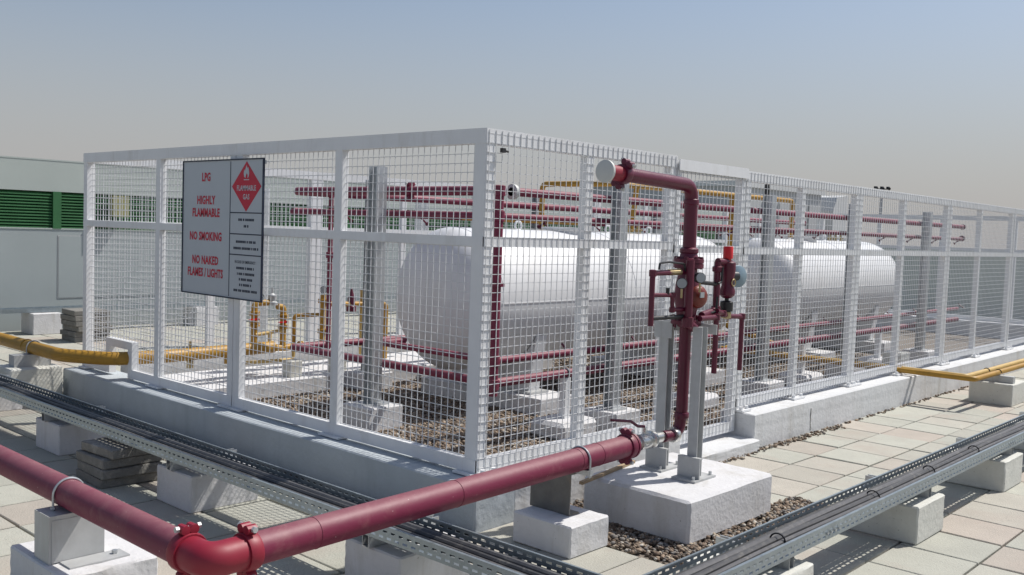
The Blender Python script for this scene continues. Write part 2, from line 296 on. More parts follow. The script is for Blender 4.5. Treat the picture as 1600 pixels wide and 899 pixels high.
# ------------------------------------------------------------------ fence panels
FT, FB = 2.106, .256
def panel(label, axis, at_, u0, u1, out, zb=FB, zt=FT, mids=(.5,), front=False, endw=.07, notch=None, name='fence_panel', group=None, gate=False, plates=True, wires=True, ztop=.08, zm=1.53, lift=0):
    """frame of flat posts and rails with a welded mesh; axis = direction the panel runs, at_ = its plane, out = sign of the outward side"""
    t = thing(name, label, 'gate' if gate else 'fence panel', group)
    D = .052
    def bx(ua, ub, da, db, za, zb_, mb=None):
        mb = mb or MB(); a = at_-out*(da-0.0); b = at_-out*db
        a, b = at_-out*da, at_-out*db
        return mb.box((ua, a, za), (ub, b, zb_)) if axis == 'x' else mb.box((a, ua, za), (b, ub, zb_))
    L_ = u1-u0; g = .004
    posts = [(u0+g, u0+endw), (u1-endw, u1-g)]+[(u0+L_*m-.034, u0+L_*m+.034) for m in mids]
    for k, (a, b) in enumerate(posts):
        z0 = zb
        po = bx(a, b, 0, D, z0, zt-.003).build('post', 'white', t, 0)
        if plates:
            c = (a+b)/2
            pl = bx(max(c-.1, u0+.004), min(c+.1, u1-.004), -.055 if lift else -.035, D+.04, zb-.016, zb-.001 if lift else zb-.004).build('base_plate', 'white', po, 0)
            if front:
                bo = MB()
                for s_ in (-1, 1): bo.cyl((min(max(c+s_*.068, u0+.02), u1-.02), at_+out*.032, zb-.004), (min(max(c+s_*.068, u0+.02), u1-.02), at_+out*.032, zb+.022), .014, 6) if axis == 'x' else None
                bo.build('anchor_bolt', 'white', pl, 0)
    bx(u0, u1, -.003, D+.003, zt-ztop, zt).build('top_rail', 'white', t, 0)
    bx(u0+g, u1-g, -.002, D-.002, zm-.052, zm).build('mid_rail', 'white', t, 0)
    if notch:
        n0, n1, nz = notch
        bx(u0+g, n0, -.002, D-.002, zb-.003, zb+.068).build('bottom_rail', 'white', t, 0)
        bx(n0, n0+.07, -.004, D+.002, zb, nz-.001).build('notch_post', 'white', t, 0)
        bx(n0, n1, -.003, D+.001, nz, nz+.065).build('notch_rail', 'white', t, 0)
        bx(n1-.07, n1, -.004, D+.002, zb, nz-.001).build('notch_post', 'white', t, 0)
        bx(n1, u1-g, -.002, D-.002, zb-.003, zb+.068).build('bottom_rail', 'white', t, 0)
    else:
        bx(u0+g, u1-g, -.002, D-.002, zb-.003+lift, zb+.068+lift*.5).build('bottom_rail', 'white', t, 0)
    if wires:
        wm = MB(); r = .0017 if front else .0019; dc = -.006 if front else .03
        def ww(ua, za, ub, zb_):
            d = r
            if ua == ub: bx(ua-r, ua+r, dc-r, dc+r, za, zb_, wm)
            else: bx(ua, ub, dc+r*1.02, dc+3*r, za-r, za+r, wm)
        n = int(L_/.05); o_ = (L_-n*.05)/2
        z0w, z1w = (zb+.004, zt-.006) if front else (zb+.05, zt-.05)
        for k in range(n+1):
            u = u0+o_+k*.05+random.gauss(0, .0009)
            ww(u, notch[2]+.06 if (notch and notch[0]+.07 < u < notch[1]-.07) else z0w, u, z1w)
        z = z0w+.02
        while z < z1w:
            zz = z+random.gauss(0, .0009)
            if notch and z < notch[2]+.05: ww(u0+.006, zz, notch[0]+.05, zz); ww(notch[1]-.03, zz, u1-.006, zz)
            else: ww(u0+.006, zz, u1-.006, zz)
            z += .05
        tag(wm.build('wire_mesh', 'wire', t, 0), kind='stuff')
    return t
# left face (x = 0)
panel('mesh fence panel at the near corner, right of the warning sign', 'y', 0, 0, 2.43, -1, mids=(.52,), endw=.085)
panel('mesh fence panel carrying the warning sign, notched for the yellow pipe', 'y', 0, 2.43, 4.86, -1, mids=(.455,), notch=(3.93, 4.40, .485))
# right face (y = 0)
panel('mesh fence panel behind the red deluge valve, right of the near corner', 'x', 0, 0, 1.835, -1, mids=(.49,), front=True)
panel('narrow white mesh gate right of the deluge valve, reaching lower than its neighbours', 'x', 0, 1.845, 2.78, -1, mids=(), front=True, endw=.06, zb=.125, zt=2.08, gate=True, name='mesh_gate', plates=False, zm=1.51)
gate_top = MB().box((1.845, -.02, 2.01), (2.78, -.012, 2.085)).build('lintel_plate', 'white', [o for o in COL.objects if o.name.startswith('mesh_gate')][0], 0)
RX = [2.79, 4.86, 7.28, 9.7, 12.12, 14.54]
RL = ['first mesh fence panel past the gate, in front of the second tank',
      'second mesh fence panel past the gate, where the pair of yellow pipes leaves',
      'third mesh fence panel past the gate along the right side',
      'fourth mesh fence panel past the gate, near the right edge of the photo',
      'last mesh fence panel of the right hand side, beyond the photo edge']
for k in range(5):
    panel(RL[k], 'x', 0, RX[k], RX[k+1], -1, front=True, zb=.281, zt=2.07, mids=(.46,), zm=1.5, ztop=.075, lift=.022)
BL = [0, 2.43, 4.86, 7.28, 9.7, 12.12, 14.54]
BN = ['rear mesh fence panel nearest the building, seen behind the warning sign', 'rear mesh fence panel behind the near end of the first tank', 'third rear mesh fence panel, behind the first tank',
      'fourth rear mesh fence panel, behind the gap between tanks', 'fifth rear mesh fence panel, behind the second tank', 'last rear mesh fence panel at the far end corner']
for k in range(6):
    panel(BN[k], 'x', 4.86, BL[k]+.005, BL[k+1]-.005, 1, wires=k < 4, plates=False, zb=.256)
panel('far end mesh fence panel on the right, across the enclosure', 'y', 14.54, 0.07, 2.43, 1, plates=False, wires=False)
panel('far end mesh fence panel on the left, across the enclosure', 'y', 14.54, 2.435, 4.79, 1, plates=False, wires=False)

# ------------------------------------------------------------------ warning sign
sg = thing('warning_sign', 'white warning sign with red lettering and a red flammable diamond', 'sign')
SX, Y0, Y1, Z0, Z1 = -.03, 3.08, 2.03, 1.03, 1.99
MB().box((SX, Y1, Z0), (SX-.006, Y0, Z1)).build('board', 'sign', sg, 0)
fr = MB(); T_ = .009
fr.box((SX+.002, Y1-.006, Z0-.006), (SX-.012, Y1+T_-.006, Z1+.006)).box((SX+.002, Y0-T_+.006, Z0-.006), (SX-.012, Y0+.006, Z1+.006))
fr.box((SX+.0021, Y1+T_-.006, Z0-.006), (SX-.0119, Y0-T_+.006, Z0+T_-.006)).box((SX+.0021, Y1+T_-.006, Z1-T_+.006), (SX-.0119, Y0-T_+.006, Z1+.006))
fr.build('frame', 'signink', sg, 0)
YD = 2.03+.405
dv = MB().box((SX-.006, YD-.004, Z0+.01), (SX-.0072, YD+.004, Z1-.01))
for z in (1.625, 1.478, 1.335): dv.box((SX-.006, Y1+.01, z-.004), (SX-.0071, YD-.0041, z+.004))
dv.build('divider_lines', 'signink', sg, 0)
for yy, zz in ((Y1+.03, Z1-.02), (Y0-.03, Z1-.02), (Y1+.03, Z0+.02), (Y0-.03, Z0+.02)):
    MB().box((SX+.0, yy-.012, zz-.012), (.0, yy+.012, zz+.012)).build('bracket', 'galv', sg, 0)
def text(body, y, z, size, m, parent, sx=.8, bold=.012, name='lettering', dx=0):
    c = bpy.data.curves.new(name, 'FONT'); c.body = body; c.size = size; c.align_x = 'CENTER'; c.align_y = 'CENTER'; c.offset = bold*size*1.2; c.resolution_u = 2; c.space_character = 1.06
    o = bpy.data.objects.new('tmp', c); COL.objects.link(o); dg = bpy.context.evaluated_depsgraph_get(); me = bpy.data.meshes.new_from_object(o.evaluated_get(dg)); bpy.data.objects.remove(o)
    me.materials.clear(); me.transform(Matrix.Diagonal((sx, 1, 1, 1)))
    me.transform(Matrix(((0, 0, -1, SX-.0078-dx), (-1, 0, 0, y), (0, 1, 0, z), (0, 0, 0, 1))))
    return link(name, me, m, parent)
YL = (YD+Y0)/2; YR = (YD+Y1)/2
for s_, z, sz in (('LPG', 1.872, .083), ('HIGHLY', 1.707, .083), ('FLAMMABLE', 1.617, .083), ('NO SMOKING', 1.447, .083), ('NO NAKED', 1.275, .083), ('FLAMES / LIGHTS', 1.185, .083)):
    text(s_, YL, z, sz, 'signred', sg, sx=.80 if len(s_) < 12 else .74, bold=.028)
dm = MB(); cy, cz = YR, 1.805; hw, hh = .182, .172
dm.add([(SX-.0072, cy-hw, cz), (SX-.0072, cy, cz+hh), (SX-.0072, cy+hw, cz), (SX-.0072, cy, cz-hh), (SX-.006, cy-hw, cz), (SX-.006, cy, cz+hh), (SX-.006, cy+hw, cz), (SX-.006, cy, cz-hh)],
       [(0, 1, 2, 3), (7, 6, 5, 4), (0, 4, 5, 1), (1, 5, 6, 2), (2, 6, 7, 3), (3, 7, 4, 0)])
dmo = dm.build('hazard_diamond', 'signred', sg, 0)
text('FLAMMABLE', cy, cz-.012, .05, 'sign', dmo, .84, .02); text('GAS', cy, cz-.072, .05, 'sign', dmo, .84, .02)
fl = [(0, .058), (.012, .035), (.022, .045), (.03, .02), (.034, 0), (.026, -.024), (.012, -.03), (.016, -.012), (.004, .004), (-.006, -.012), (-.012, -.03), (-.028, -.022), (-.035, .002), (-.026, .03), (-.018, .018), (-.012, .034)]
vs = [(SX-.0084, cy-a, cz+.088+b) for a, b in fl]; MB().add(vs, [tuple(range(len(vs)))]).build('flame_symbol', 'sign', dmo, 0)
MB().box((SX-.0074, cy-.032, cz+.043), (SX-.0084, cy+.032, cz+.049)).build('flame_base_line', 'sign', dmo, 0)
text('IN CASE OF EMERGENCY', YR, 1.285, .028, 'signink', sg, .78, .01, 'small_print')
def print_line(z, w_, h):     # small print too blurred to read in the photograph: word-length marks
    mb = MB(); y = YR+w_/2
    while y > YR-w_/2:
        ww_ = random.uniform(.008, .016); mb.box((SX-.0061, y-ww_, z-h/2), (SX-.0072, y, z+h/2)); y -= ww_+random.choice((.004, .004, .012))
    mb.build('small_print', 'signink', sg, 0)
for z, w_ in ((1.577, .19), (1.533, .05), (1.425, .24), (1.38, .30), (1.243, .22), (1.204, .2), (1.166, .15), (1.128, .14), (1.088, .28)): print_line(z, w_, .017)
tag(sg)

# ------------------------------------------------------------------ cable trays (perforated) and cables
def slotted(mb, o, du, dv, lu, lv, slots_v, pitch=.05, sl=.031, sw=.012, th=.0015):
    """sheet of size lu x lv with rows of real slots; o origin, du along, dv across"""
    o, du, dv = Vector(o), Vector(du), Vector(dv); nrm = du.cross(dv)*th
    rows = sorted(slots_v); edges = [0]
    for r_ in rows: edges += [r_-sw/2, r_+sw/2]
    edges.append(lv)
    n = int(lu/pitch)
    def quad(u0, u1, v0, v1):
        p = [o+du*a+dv*b for a, b in ((u0, v0), (u1, v0), (u1, v1), (u0, v1))]; mb.add(p, [(0, 1, 2, 3)])
    for i in range(len(edges)-1):
        if i % 2 == 0: quad(0, lu, edges[i], edges[i+1])
        else:
            off = (pitch/2 if (i//2) % 2 else 0); u = 0; k = 0
            while True:
                a = off+k*pitch+(pitch-sl)/2; b = a+sl
                if b > lu: quad(u, lu, edges[i], edges[i+1]); break
                quad(u, a, edges[i], edges[i+1]); u = b; k += 1
def solidify(o, t=.0018):
    md = o.modifiers.new('thickness', 'SOLIDIFY'); md.thickness = t; md.offset = 0
TZ, TH = .262, .062
def tray(label, axis, a, b, lo, hi, sig):
    t = thing('cable_tray', label, 'cable tray', 'perforated cable trays')
    L_ = b-a; W = hi-lo
    if axis == 'x': o, du, dv = (a, lo, TZ), (1, 0, 0), (0, 1, 0); sides = ((a, lo, TZ), (a, hi, TZ))
    else: o, du, dv = (lo, a, TZ), (0, 1, 0), (1, 0, 0); sides = ((lo, a, TZ), (hi, a, TZ))
    mb = MB(); slotted(mb, o, du, dv, L_, W, [W*(k+.5)/7 for k in range(7)]); ob = mb.build('tray_floor', 'tray', t, 0); solidify(ob)
    for q in sides:
        mb = MB(); slotted(mb, q, du, (0, 0, 1), L_, TH, [.018, .043], pitch=.05, sl=.028, sw=.009); ob = mb.build('side_rail', 'tray', t, 0); solidify(ob)
        lip = MB(); s_ = Vector(dv)*.012*(1 if q == sides[0] else -1)
        p0 = Vector(q)+Vector((0, 0, TH)); p1 = p0+Vector(du)*L_; a0, a1 = p0+s_, p1
        lip.box(tuple(p0+Vector((-.001, -.001, 0))), tuple(p1+s_+Vector((.001, .001, .004)))); lip.build('rail_lip', 'tray', t, 0)
    return t
trR = tray('perforated cable tray running away to the right, carrying dark cables', 'x', -1.1, 13, -1.815, -1.612, 1)
trL = tray('perforated cable tray running along the shaded left plinth', 'y', -1.608, 9.2, -1.102, -.876, 1)
MB().extr([(-.8755, -1.66), (-.8755, -1.6115), (-.815, -1.6105), (-.81, -1.614), (-.868, -1.617)], 'z', TZ+.002, TZ+TH+.006).build('corner_piece', 'tray', trR, 0)
for k in range(3):   # joint plates and bolts
    x = (.35, 3.1, 6.0)[k]
    for i in range(4): MB().cyl((x+.04*i, -1.818, TZ+.03), (x+.04*i, -1.824, TZ+.03), .006, 6).build('bolt', 'galv', trR, 0)
def cable(label, pts, r, m, group='cables in the trays'):
    P_ = fillet(pts, .16, 8); out = [P_[0]]
    for a, b in zip(P_, P_[1:]):
        n = max(1, int((b-a).length/.12)); out += [a+(b-a)*(i/n) for i in range(1, n+1)]
    w1, w2 = random.uniform(0, 9), random.uniform(0, 9)
    out = [p+Vector((.004*math.sin(w1+p.y*3.1), .0045*math.sin(w2+p.x*2.7), .002+.002*math.sin(w1+4*(p.x+p.y)))) for p in out]
    return tag(MB().sweep(out, r, 10).build('cable', m), label, 'cable', group)
cb = [(.020, .012, 'cable', 'black cable nearest the plinth in both trays'), (.050, .0165, 'cable2', 'thick grey cable second from the plinth side in both trays'), (.0835, .0155, 'cable', 'thick black cable in the middle of both trays'),
      (.112, .0115, 'cable2', 'medium grey cable beside the thick middle cable in both trays'), (.1325, .008, 'cable', 'thin black cable closest to the bare strip of both trays'), (.0345, .006, 'cable2', 'thin grey cable squeezed beside the one nearest the plinth')]
for off, r, m, lb in cb:
    cable(lb, [(-.876-off*1.08, 9.1, TZ+r+.002), (-.876-off*1.08, -1.612-off, TZ+r+.002), (12.9, -1.612-off, TZ+r+.002)], r, m)
for k, (x, y0) in enumerate(((.12, 0), (1.15, 0), (1.95, 0), (2.75, 0))):
    tb = MB().torus((x, -1.70, TZ+.018), (1, .15, 0), .034, .004, 14, 6); o = tb.build('cable_tie', 'black'); o.scale = (1, 1, 1)
    tag(o, ['black cable tie round the right tray cables near the tray corner', 'black cable tie round the right tray cables beside the big white pad', 'black cable tie round the right tray cables above the second tray block', 'black cable tie round the right tray cables, farthest along'][k], 'cable tie', 'cable ties')
# support blocks of the trays
def tray_block(label, x, y, sx, sy, axis, m='block_grey', h=.2):
    t = thing('tray_support', label, 'support block', 'concrete blocks under the cable trays')
    block('concrete_block', (x, y, -.002), (x+sx, y+sy, h), m, t)
    c = MB()
    if axis == 'x':    # strut runs across the tray (along y), near the far end of the block
        xc = x+sx*.62; a, b = y+.03, y+sy-.02
        c.extr([(xc-.021, h+.001), (xc-.021, h+.058), (xc-.012, h+.058), (xc-.012, h+.0555), (xc-.0185, h+.0555), (xc-.0185, h+.0035), (xc+.0185, h+.0035), (xc+.0185, h+.0555), (xc+.012, h+.0555), (xc+.012, h+.058), (xc+.021, h+.058), (xc+.021, h+.001)], 'y', a, b)
    else:
        yc = y+sy*.55; a, b = x-.02, x+sx-.03
        c.extr([(yc-.021, h+.001), (yc-.021, h+.058), (yc-.012, h+.058), (yc-.012, h+.0555), (yc-.0185, h+.0555), (yc-.0185, h+.0035), (yc+.0185, h+.0035), (yc+.0185, h+.0555), (yc+.012, h+.0555), (yc+.012, h+.058), (yc+.021, h+.058), (yc+.021, h+.001)], 'x', a, b)
    c.build('strut_channel', 'galv', t, 0)
    return t
for x, lb in ((-.2, 'cream concrete block under the right tray at the bottom edge of the photo'), (1.433, 'cream concrete block under the right tray with a steel strut on top'), (2.973, 'cream concrete block under the right tray at the right edge of the photo'), (4.5, 'cream concrete block under the right tray, partly hidden behind it'), (6.1, 'cream concrete block far along the right tray')):
    tray_block(lb, x, -1.833, .405, .40, 'x')
for y, lb in ((-.62, 'white block under the left tray beneath the long red pipe'), (1.072, 'white block under the left tray, right of the dark paver stack'), (2.741, 'white block under the left tray, left of the dark paver stack'), (4.45, 'pale block under the left tray at the left edge of the photo'), (6.2, 'pale block under the left tray beside the yellow pipe')):
    tray_block(lb, -1.07, y, .42, .37, 'y', 'block')
# stacked loose pavers
def stack(label, x, y, sx, sy, n, h, z0=0, m='paver_old', gname='weathered pavers stacked under the left tray'):
    for k in range(n):
        dx, dy = random.uniform(-.03, .03), random.uniform(-.03, .03)
        o = block('loose_paver', (-sx/2, -sy/2, 0), (sx/2, sy/2, h-.004), m, bev=.005, jit=.003, cuts=3)
        o.location = (x+dx, y+dy, z0+k*h); o.rotation_euler = (0, 0, random.uniform(-.07, .07))
        pos = ['bottom', 'second', 'third', 'fourth', 'fifth', 'sixth', 'seventh'][k] if k < n-1 else 'top'
        tag(o, '%s %s, counted from below' % (pos, label) if pos not in ('top', 'bottom') else '%s %s' % (pos, label), 'paver', gname)
stack('weathered grey paver of the stack under the left tray', -1.0, 1.97, .36, .36, 4, .058)
stack('pale weathered paver of the stack by the building wall', 1.62, 8.5, .44, .42, 6, .066, m='paver_old', gname='pavers stacked by the building')

# ------------------------------------------------------------------ the long red fire main in front
RP = .0575
fm = thing('fire_water_pipe', 'thick maroon fire pipe turning the corner in the foreground, with red elbow', 'pipe')
ex, ey, ez = -2.03, -.762, .45
def rrun(x): return -.756+(x+1.92)*(.117/2.41)
MB().cyl((ex, 9, ez), (ex, ey+.135, ez), RP, 28).build('long_run', 'red', fm)
q0 = Vector((ex+.14, rrun(ex+.14), ez)); q1 = Vector((.475, rrun(.475), ez))
MB().cyl(q0, q1, RP, 28).build('cross_run', 'red', fm)
MB().pipe([(ex, ey+.13, ez), (ex, rrun(ex), ez), (ex+.135, rrun(ex+.135), ez)], RP*1.02, .115, 28, 10).build('elbow', 'redb', fm)
def coupling(p, ax, r, parent, m='redb', wd=.05, lug=True, rot=0, bm_='galvpaint'):
    ax = Vector(ax).normalized(); p = Vector(p)
    c = MB().lathe([(r*1.0, -wd/2), (r*1.14, -wd/2), (r*1.2, -wd*.3), (r*1.2, wd*.3), (r*1.14, wd/2), (r*1.0, wd/2)], p, ax, 24).build('coupling', m, parent)
    up = Vector((0, 0, 1)) if abs(ax.z) < .9 else Vector((1, 0, 0)); sd = ax.cross(up).normalized()
    up = Quaternion(ax, rot) @ up; sd = Quaternion(ax, rot) @ sd
    for s_ in (-1, 1):
        lg = MB()
        for t_ in (-1, 1):
            q = p+up*s_*(r*1.2+.01)+sd*t_*.016; lg.lathe([(.008, -wd*.4), (.017, -wd*.38), (.017, wd*.38), (.008, wd*.4)], q, ax, 10)
        lg.build('lug', m, c)
        q = p+up*s_*(r*1.2+.014); b = MB().cyl(q-sd*.042, q+sd*.042, .006, 8).cyl(q-sd*.046, q-sd*.034, .011, 6).cyl(q+sd*.034, q+sd*.046, .011, 6); b.build('bolt', bm_, c, 30)
    return c
coupling((ex, ey+.135, ez), (0, 1, 0), RP, fm); coupling((ex+.15, rrun(ex+.15), ez), (1, .05, 0), RP, fm)
coupling((.48, rrun(.48), ez), (1, .05, 0), RP, fm, 'red', .045)
for x in (-1.6, -.85, .02, .2): MB().torus((x, rrun(x), ez), (1, .05, 0), RP+.0003, .0016, 28, 6).build('weld_bead', 'red', fm)
# pipe supports
def ubolt(c, ax, r, down, parent, m='galv', wr=.005):
    ax = Vector(ax).normalized(); up = Vector((0, 0, 1)); sd = ax.cross(up).normalized(); c = Vector(c); R_ = r+wr
    pts = [c+sd*R_-up*down]+[c+R_*(math.cos(a)*sd+math.sin(a)*up) for a in [math.pi*i/16 for i in range(17)]]+[c-sd*R_-up*down]
    u = MB().sweep(pts, wr, 8).build('u_bolt', m, parent)
    for s_ in (-1, 1): MB().cyl(c+s_*sd*R_-up*(down-.016), c+s_*sd*R_-up*(down-.006), .011, 6).build('nut', m, u, 0)
ps = thing('pipe_support', 'white block with a bent steel bracket clamping the red pipe, bottom left', 'pipe support')
block('concrete_block', (-2.16, .06, -.002), (-1.775, .57, .2), 'block', ps)
br = MB().box((-2.14, .23, .374), (-1.90, .37, .392)).box((-2.14, .23, .2), (-2.13, .37, .374)).box((-2.13, .228, .205), (-1.93, .236, .374)).box((-1.93, .23, .2), (-1.92, .37, .374))
br.build('bracket', 'galvpaint', ps, 0)
MB().box((-2.1, .13, .2), (-1.86, .225, .207)).build('foot_plate', 'galvpaint', ps, 0); MB().cyl((-1.9, .18, .207), (-1.9, .18, .222), .012, 6).build('anchor_bolt', 'galv', ps, 0)
ubolt((ex, .31, ez), (0, 1, 0), RP, .06, ps)
ps2 = thing('pipe_support', 'small white block with a grey plate and U-bolt under the red pipe', 'pipe support')
block('concrete_block', (-.1, -.745, -.002), (.21, -.37, .155), 'block', ps2)
MB().box((.04, -.62, .155), (.048, -.36, .37)).box((.0485, -.62, .362), (.13, -.36, .37)).box((.0485, -.62, .155), (.12, -.36, .162)).build('bracket_plate', 'dsteel', ps2, 0)
MB().box((.05, -.57, .371), (.12, -.44, .39)).build('pipe_shoe', 'galv', ps2, 0)
MB().box((.07, rrun(.09)-.05, .37), (.11, rrun(.09)+.05, .396)).build('pipe_rest', 'galv', ps2, 0)
ubolt((.06, rrun(.06), ez), (1, .05, 0), RP, .085, ps2)
# wooden batten left lying on the pad edge
o = MB().box((-.3, -.011, 0), (.33, .011, .016)).build('timber_batten', 'wood', None, 0); o.location = (.62, -.42, .235); o.rotation_euler = (0, 0, .16); tag(o, 'thin brown timber batten lying on the big white pad under the pipe', 'batten')

# ------------------------------------------------------------------ deluge valve set on its pad
pad = tag(block('concrete_pad', (.50, -1.03, -.002), (1.39, -.345, .232), 'block', bev=.014, jit=.0025), 'big white concrete pad carrying the deluge valve posts', 'concrete pad')
vs_ = thing('valve_stand', 'pair of grey steel posts bolted to the big white pad', 'stand')
def ibeam(mb, x, y, z0, z1, w_=.08, d=.085, t=.006, axis='x'):
    if axis == 'x':   # flanges face +-x
        mb.box((x-d/2, y-w_/2, z0), (x-d/2+t, y+w_/2, z1)).box((x+d/2-t, y-w_/2, z0), (x+d/2, y+w_/2, z1)).box((x-d/2+t, y-t/2, z0), (x+d/2-t, y+t/2, z1))
    else:
        mb.box((x-w_/2, y-d/2, z0), (x+w_/2, y-d/2+t, z1)).box((x-w_/2, y+d/2-t, z0), (x+w_/2, y+d/2, z1)).box((x-t/2, y-d/2+t, z0), (x+t/2, y+d/2-t, z1))
    return mb
VX, VY = .985, -.655
for yy, PX in ((-.785, .93), (-.53, .99)):
    po = ibeam(MB(), PX, yy, .245, 1.075, .06, .06).build('post', 'galvpaint', vs_, 0)
    MB().box((PX-.11, yy-.075, .232), (PX+.11, yy+.075, .2449)).build('base_plate', 'galvpaint', po, 0)
    MB().box((PX-.06, yy-.07, .245), (PX-.052, yy+.07, .36)).box((PX-.052, yy-.07, .3535), (PX-.032, yy+.07, .36)).build('foot_bracket', 'galvpaint', po, 0)
    for dx in (PX-.085, PX+.09): MB().cyl((dx, yy-.07+.02, .245), (dx, yy-.07+.02, .265), .009, 6).build('anchor_bolt', 'galv', po, 0)
MB().box((.948, -.59, .99), (.956, -.47, 1.085)).build('top_plate', 'galvpaint', vs_, 0)
MB().box((1.025, -.83, 1.03), (1.033, -.48, 1.085)).build('rear_plate', 'galvpaint', vs_, 0)
dvl = thing('deluge_valve', 'maroon deluge valve set with gauges, trim pipes and a tall capped riser', 'valve')
z = .45
bv = MB().lathe([(.034, 0), (.034, .05), (.045, .05), (.045, .07), (.036, .075), (.043, .1), (.043, .14), (.036, .165), (.05, .17), (.05, .19), (.03, .2), (.03, .3)], (.545, rrun(.545)+.003, z), (1, .03, 0), 12)
MB().cyl((.49, rrun(.49), z), (.555, rrun(.55), z), .034, 20, .03).build('reducer', 'redb', dvl)
MB().cyl((.505, rrun(.5), z), (.52, rrun(.51), z), .07, 24).build('end_flange', 'red', dvl)
bvo = bv.build('ball_valve', 'chrome', dvl)
MB().cyl((.66, -.627, z+.035), (.66, -.627, z+.075), .011, 10).build('valve_stem', 'chrome', bvo)
MB().pipe([(.66, -.627, z+.08), (.615, -.615, z+.085), (.57, -.60, z+.115), (.43, -.57, z+.135)], .008, .02, 8).build('lever', 'maroon', bvo)
MB().pipe([(.84, -.632, z), (VX, VY+.012, z), (VX, VY, .6), (VX, VY, 1.06)], .033, .075, 20, 8).build('inlet_riser', 'maroon', dvl)
MB().lathe([(.04, 0), (.044, .01), (.044, .03), (.04, .04)], (VX-.075, VY+.012, z), (1, 0, 0), 18).build('fitting_collar', 'chrome', dvl)
MB().lathe([(.037, 0), (.041, .006), (.041, .03), (.037, .036)], (VX, VY, .54), n=18).build('fitting_collar', 'maroon', dvl)
MB().lathe([(.042, 1.06), (.05, 1.075), (.085, 1.078), (.085, 1.1), (.052, 1.104), (.054, 1.13), (.062, 1.17), (.07, 1.215), (.071, 1.26), (.066, 1.31), (.058, 1.345), (.052, 1.375), (.052, 1.39), (.085, 1.394), (.085, 1.418), (.055, 1.42)], (VX, VY, 0), n=28).build('valve_body', 'maroon', dvl)
MB().lathe([(.085, 1.422), (.085, 1.444), (.055, 1.449), (.046, 1.475), (.052, 1.48), (.052, 1.5), (.037, 1.51)], (VX, VY, 0), n=28).build('upper_flange', 'maroon', dvl)
for zz in (1.09, 1.42):
    for k in range(8):
        a = math.pi/8+k*math.pi/4; x, y = VX+.071*math.cos(a), VY+.071*math.sin(a)
        MB().cyl((x, y, zz-.032), (x, y, zz+.038), .007, 6).cyl((x, y, zz+.024), (x, y, zz+.036), .013, 6).build('flange_bolt', 'maroon', dvl, 0)
cvd = Vector((-.25, -1, 0)).normalized()
MB().lathe([(.055, .03), (.064, .06), (.064, .078), (.056, .09), (.035, .1), (.001, .104)], (VX+.02, VY, 1.235), cvd, 24).build('cover_plate', 'rust', dvl)
RR = .0375
MB().pipe([(VX, VY, 1.5), (VX, VY, 1.855), (.33, VY+.005, 1.875)], RR, .085, 24, 8).build('discharge_riser', 'maroon', dvl)
MB().lathe([(RR, 0), (RR*1.14, .004), (RR*1.14, .03), (RR, .034)], (VX, VY, 1.745), n=24).build('elbow_collar', 'maroon', dvl)
coupling((.335, VY+.005, 1.875), (1, 0, -.03), RR*1.15, dvl, 'maroon', .05, rot=.5)
MB().cyl((.19, VY+.006, 1.879), (.33, VY+.005, 1.875), .039, 22).build('outlet_stub', 'redb', dvl)
MB().lathe([(.05, 0), (.057, .003), (.057, .018), (.045, .03)], (.178, VY+.006, 1.88), (1, 0, -.02), 28).build('end_cap', 'cap', dvl)
# trim left
def trim(pts, r=.015, m='maroon', name='trim_pipe', bend=.03):
    o = MB().pipe(pts, r, bend, 12, 5).build(name, m, dvl)
    for p in pts[1:-1]:
        MB().lathe([(r*.7, -r*1.3), (r*1.35, -r*1.1), (r*1.35, r*1.1), (r*.7, r*1.3)], p, (0, 0, 1), 10).build('pipe_fitting', m, dvl)
    return o
TY = VY-.05
trim([(VX-.05, TY, 1.376), (.575, TY+.01, 1.37), (.575, TY+.01, 1.09)])
trim([(VX-.03, TY-.03, 1.06), (VX-.11, TY-.03, 1.10), (VX-.11, TY-.03, 1.44)], .024)
trim([(.575, TY+.01, 1.255), (.76, TY, 1.25), (.76, TY, 1.17), (VX-.08, TY-.01, 1.17)], .012)
trim([(.58, TY+.01, 1.13), (VX-.09, TY-.01, 1.13)], .012, 'black')
MB().pipe([(.6, TY-.012, 1.39), (.605, TY-.012, 1.425), (.70, TY-.012, 1.43), (.84, TY-.012, 1.42), (.86, TY-.012, 1.38)], .006, .02, 8).build('copper_line', 'black', dvl)
MB().cyl((.72, TY+.008, 1.373), (.83, TY+.003, 1.375), .017, 10).build('brass_nipple', 'brass', dvl)
def gauge(p, d, r=.035):
    d = Vector(d).normalized(); g = MB().lathe([(r*.6, -.025), (r, -.02), (r, .006), (r*.9, .008)], p, d, 22).build('gauge', 'black', dvl)
    MB().lathe([(r*.88, .0082), (r*.88, .0095)], p, d, 22).build('gauge_face', 'glass', g); MB().cyl(Vector(p)-Vector((0, 0, r)), Vector(p)-Vector((0, 0, r+.05)), .006, 8).build('gauge_stem', 'brass', g)
gauge((.80, TY-.03, 1.315), (-.85, -.5, .05), .03); gauge((VX-.05, VY-.11, 1.345), (-.55, -.8, .05), .03)
MB().box((VX-.05, VY-.118, 1.235), (VX-.01, VY-.113, 1.265)).build('rating_plate', 'glass', dvl, 0)
MB().cyl((.71, TY, 1.255), (.71, TY, 1.29), .011, 8).build('petcock', 'black', dvl)
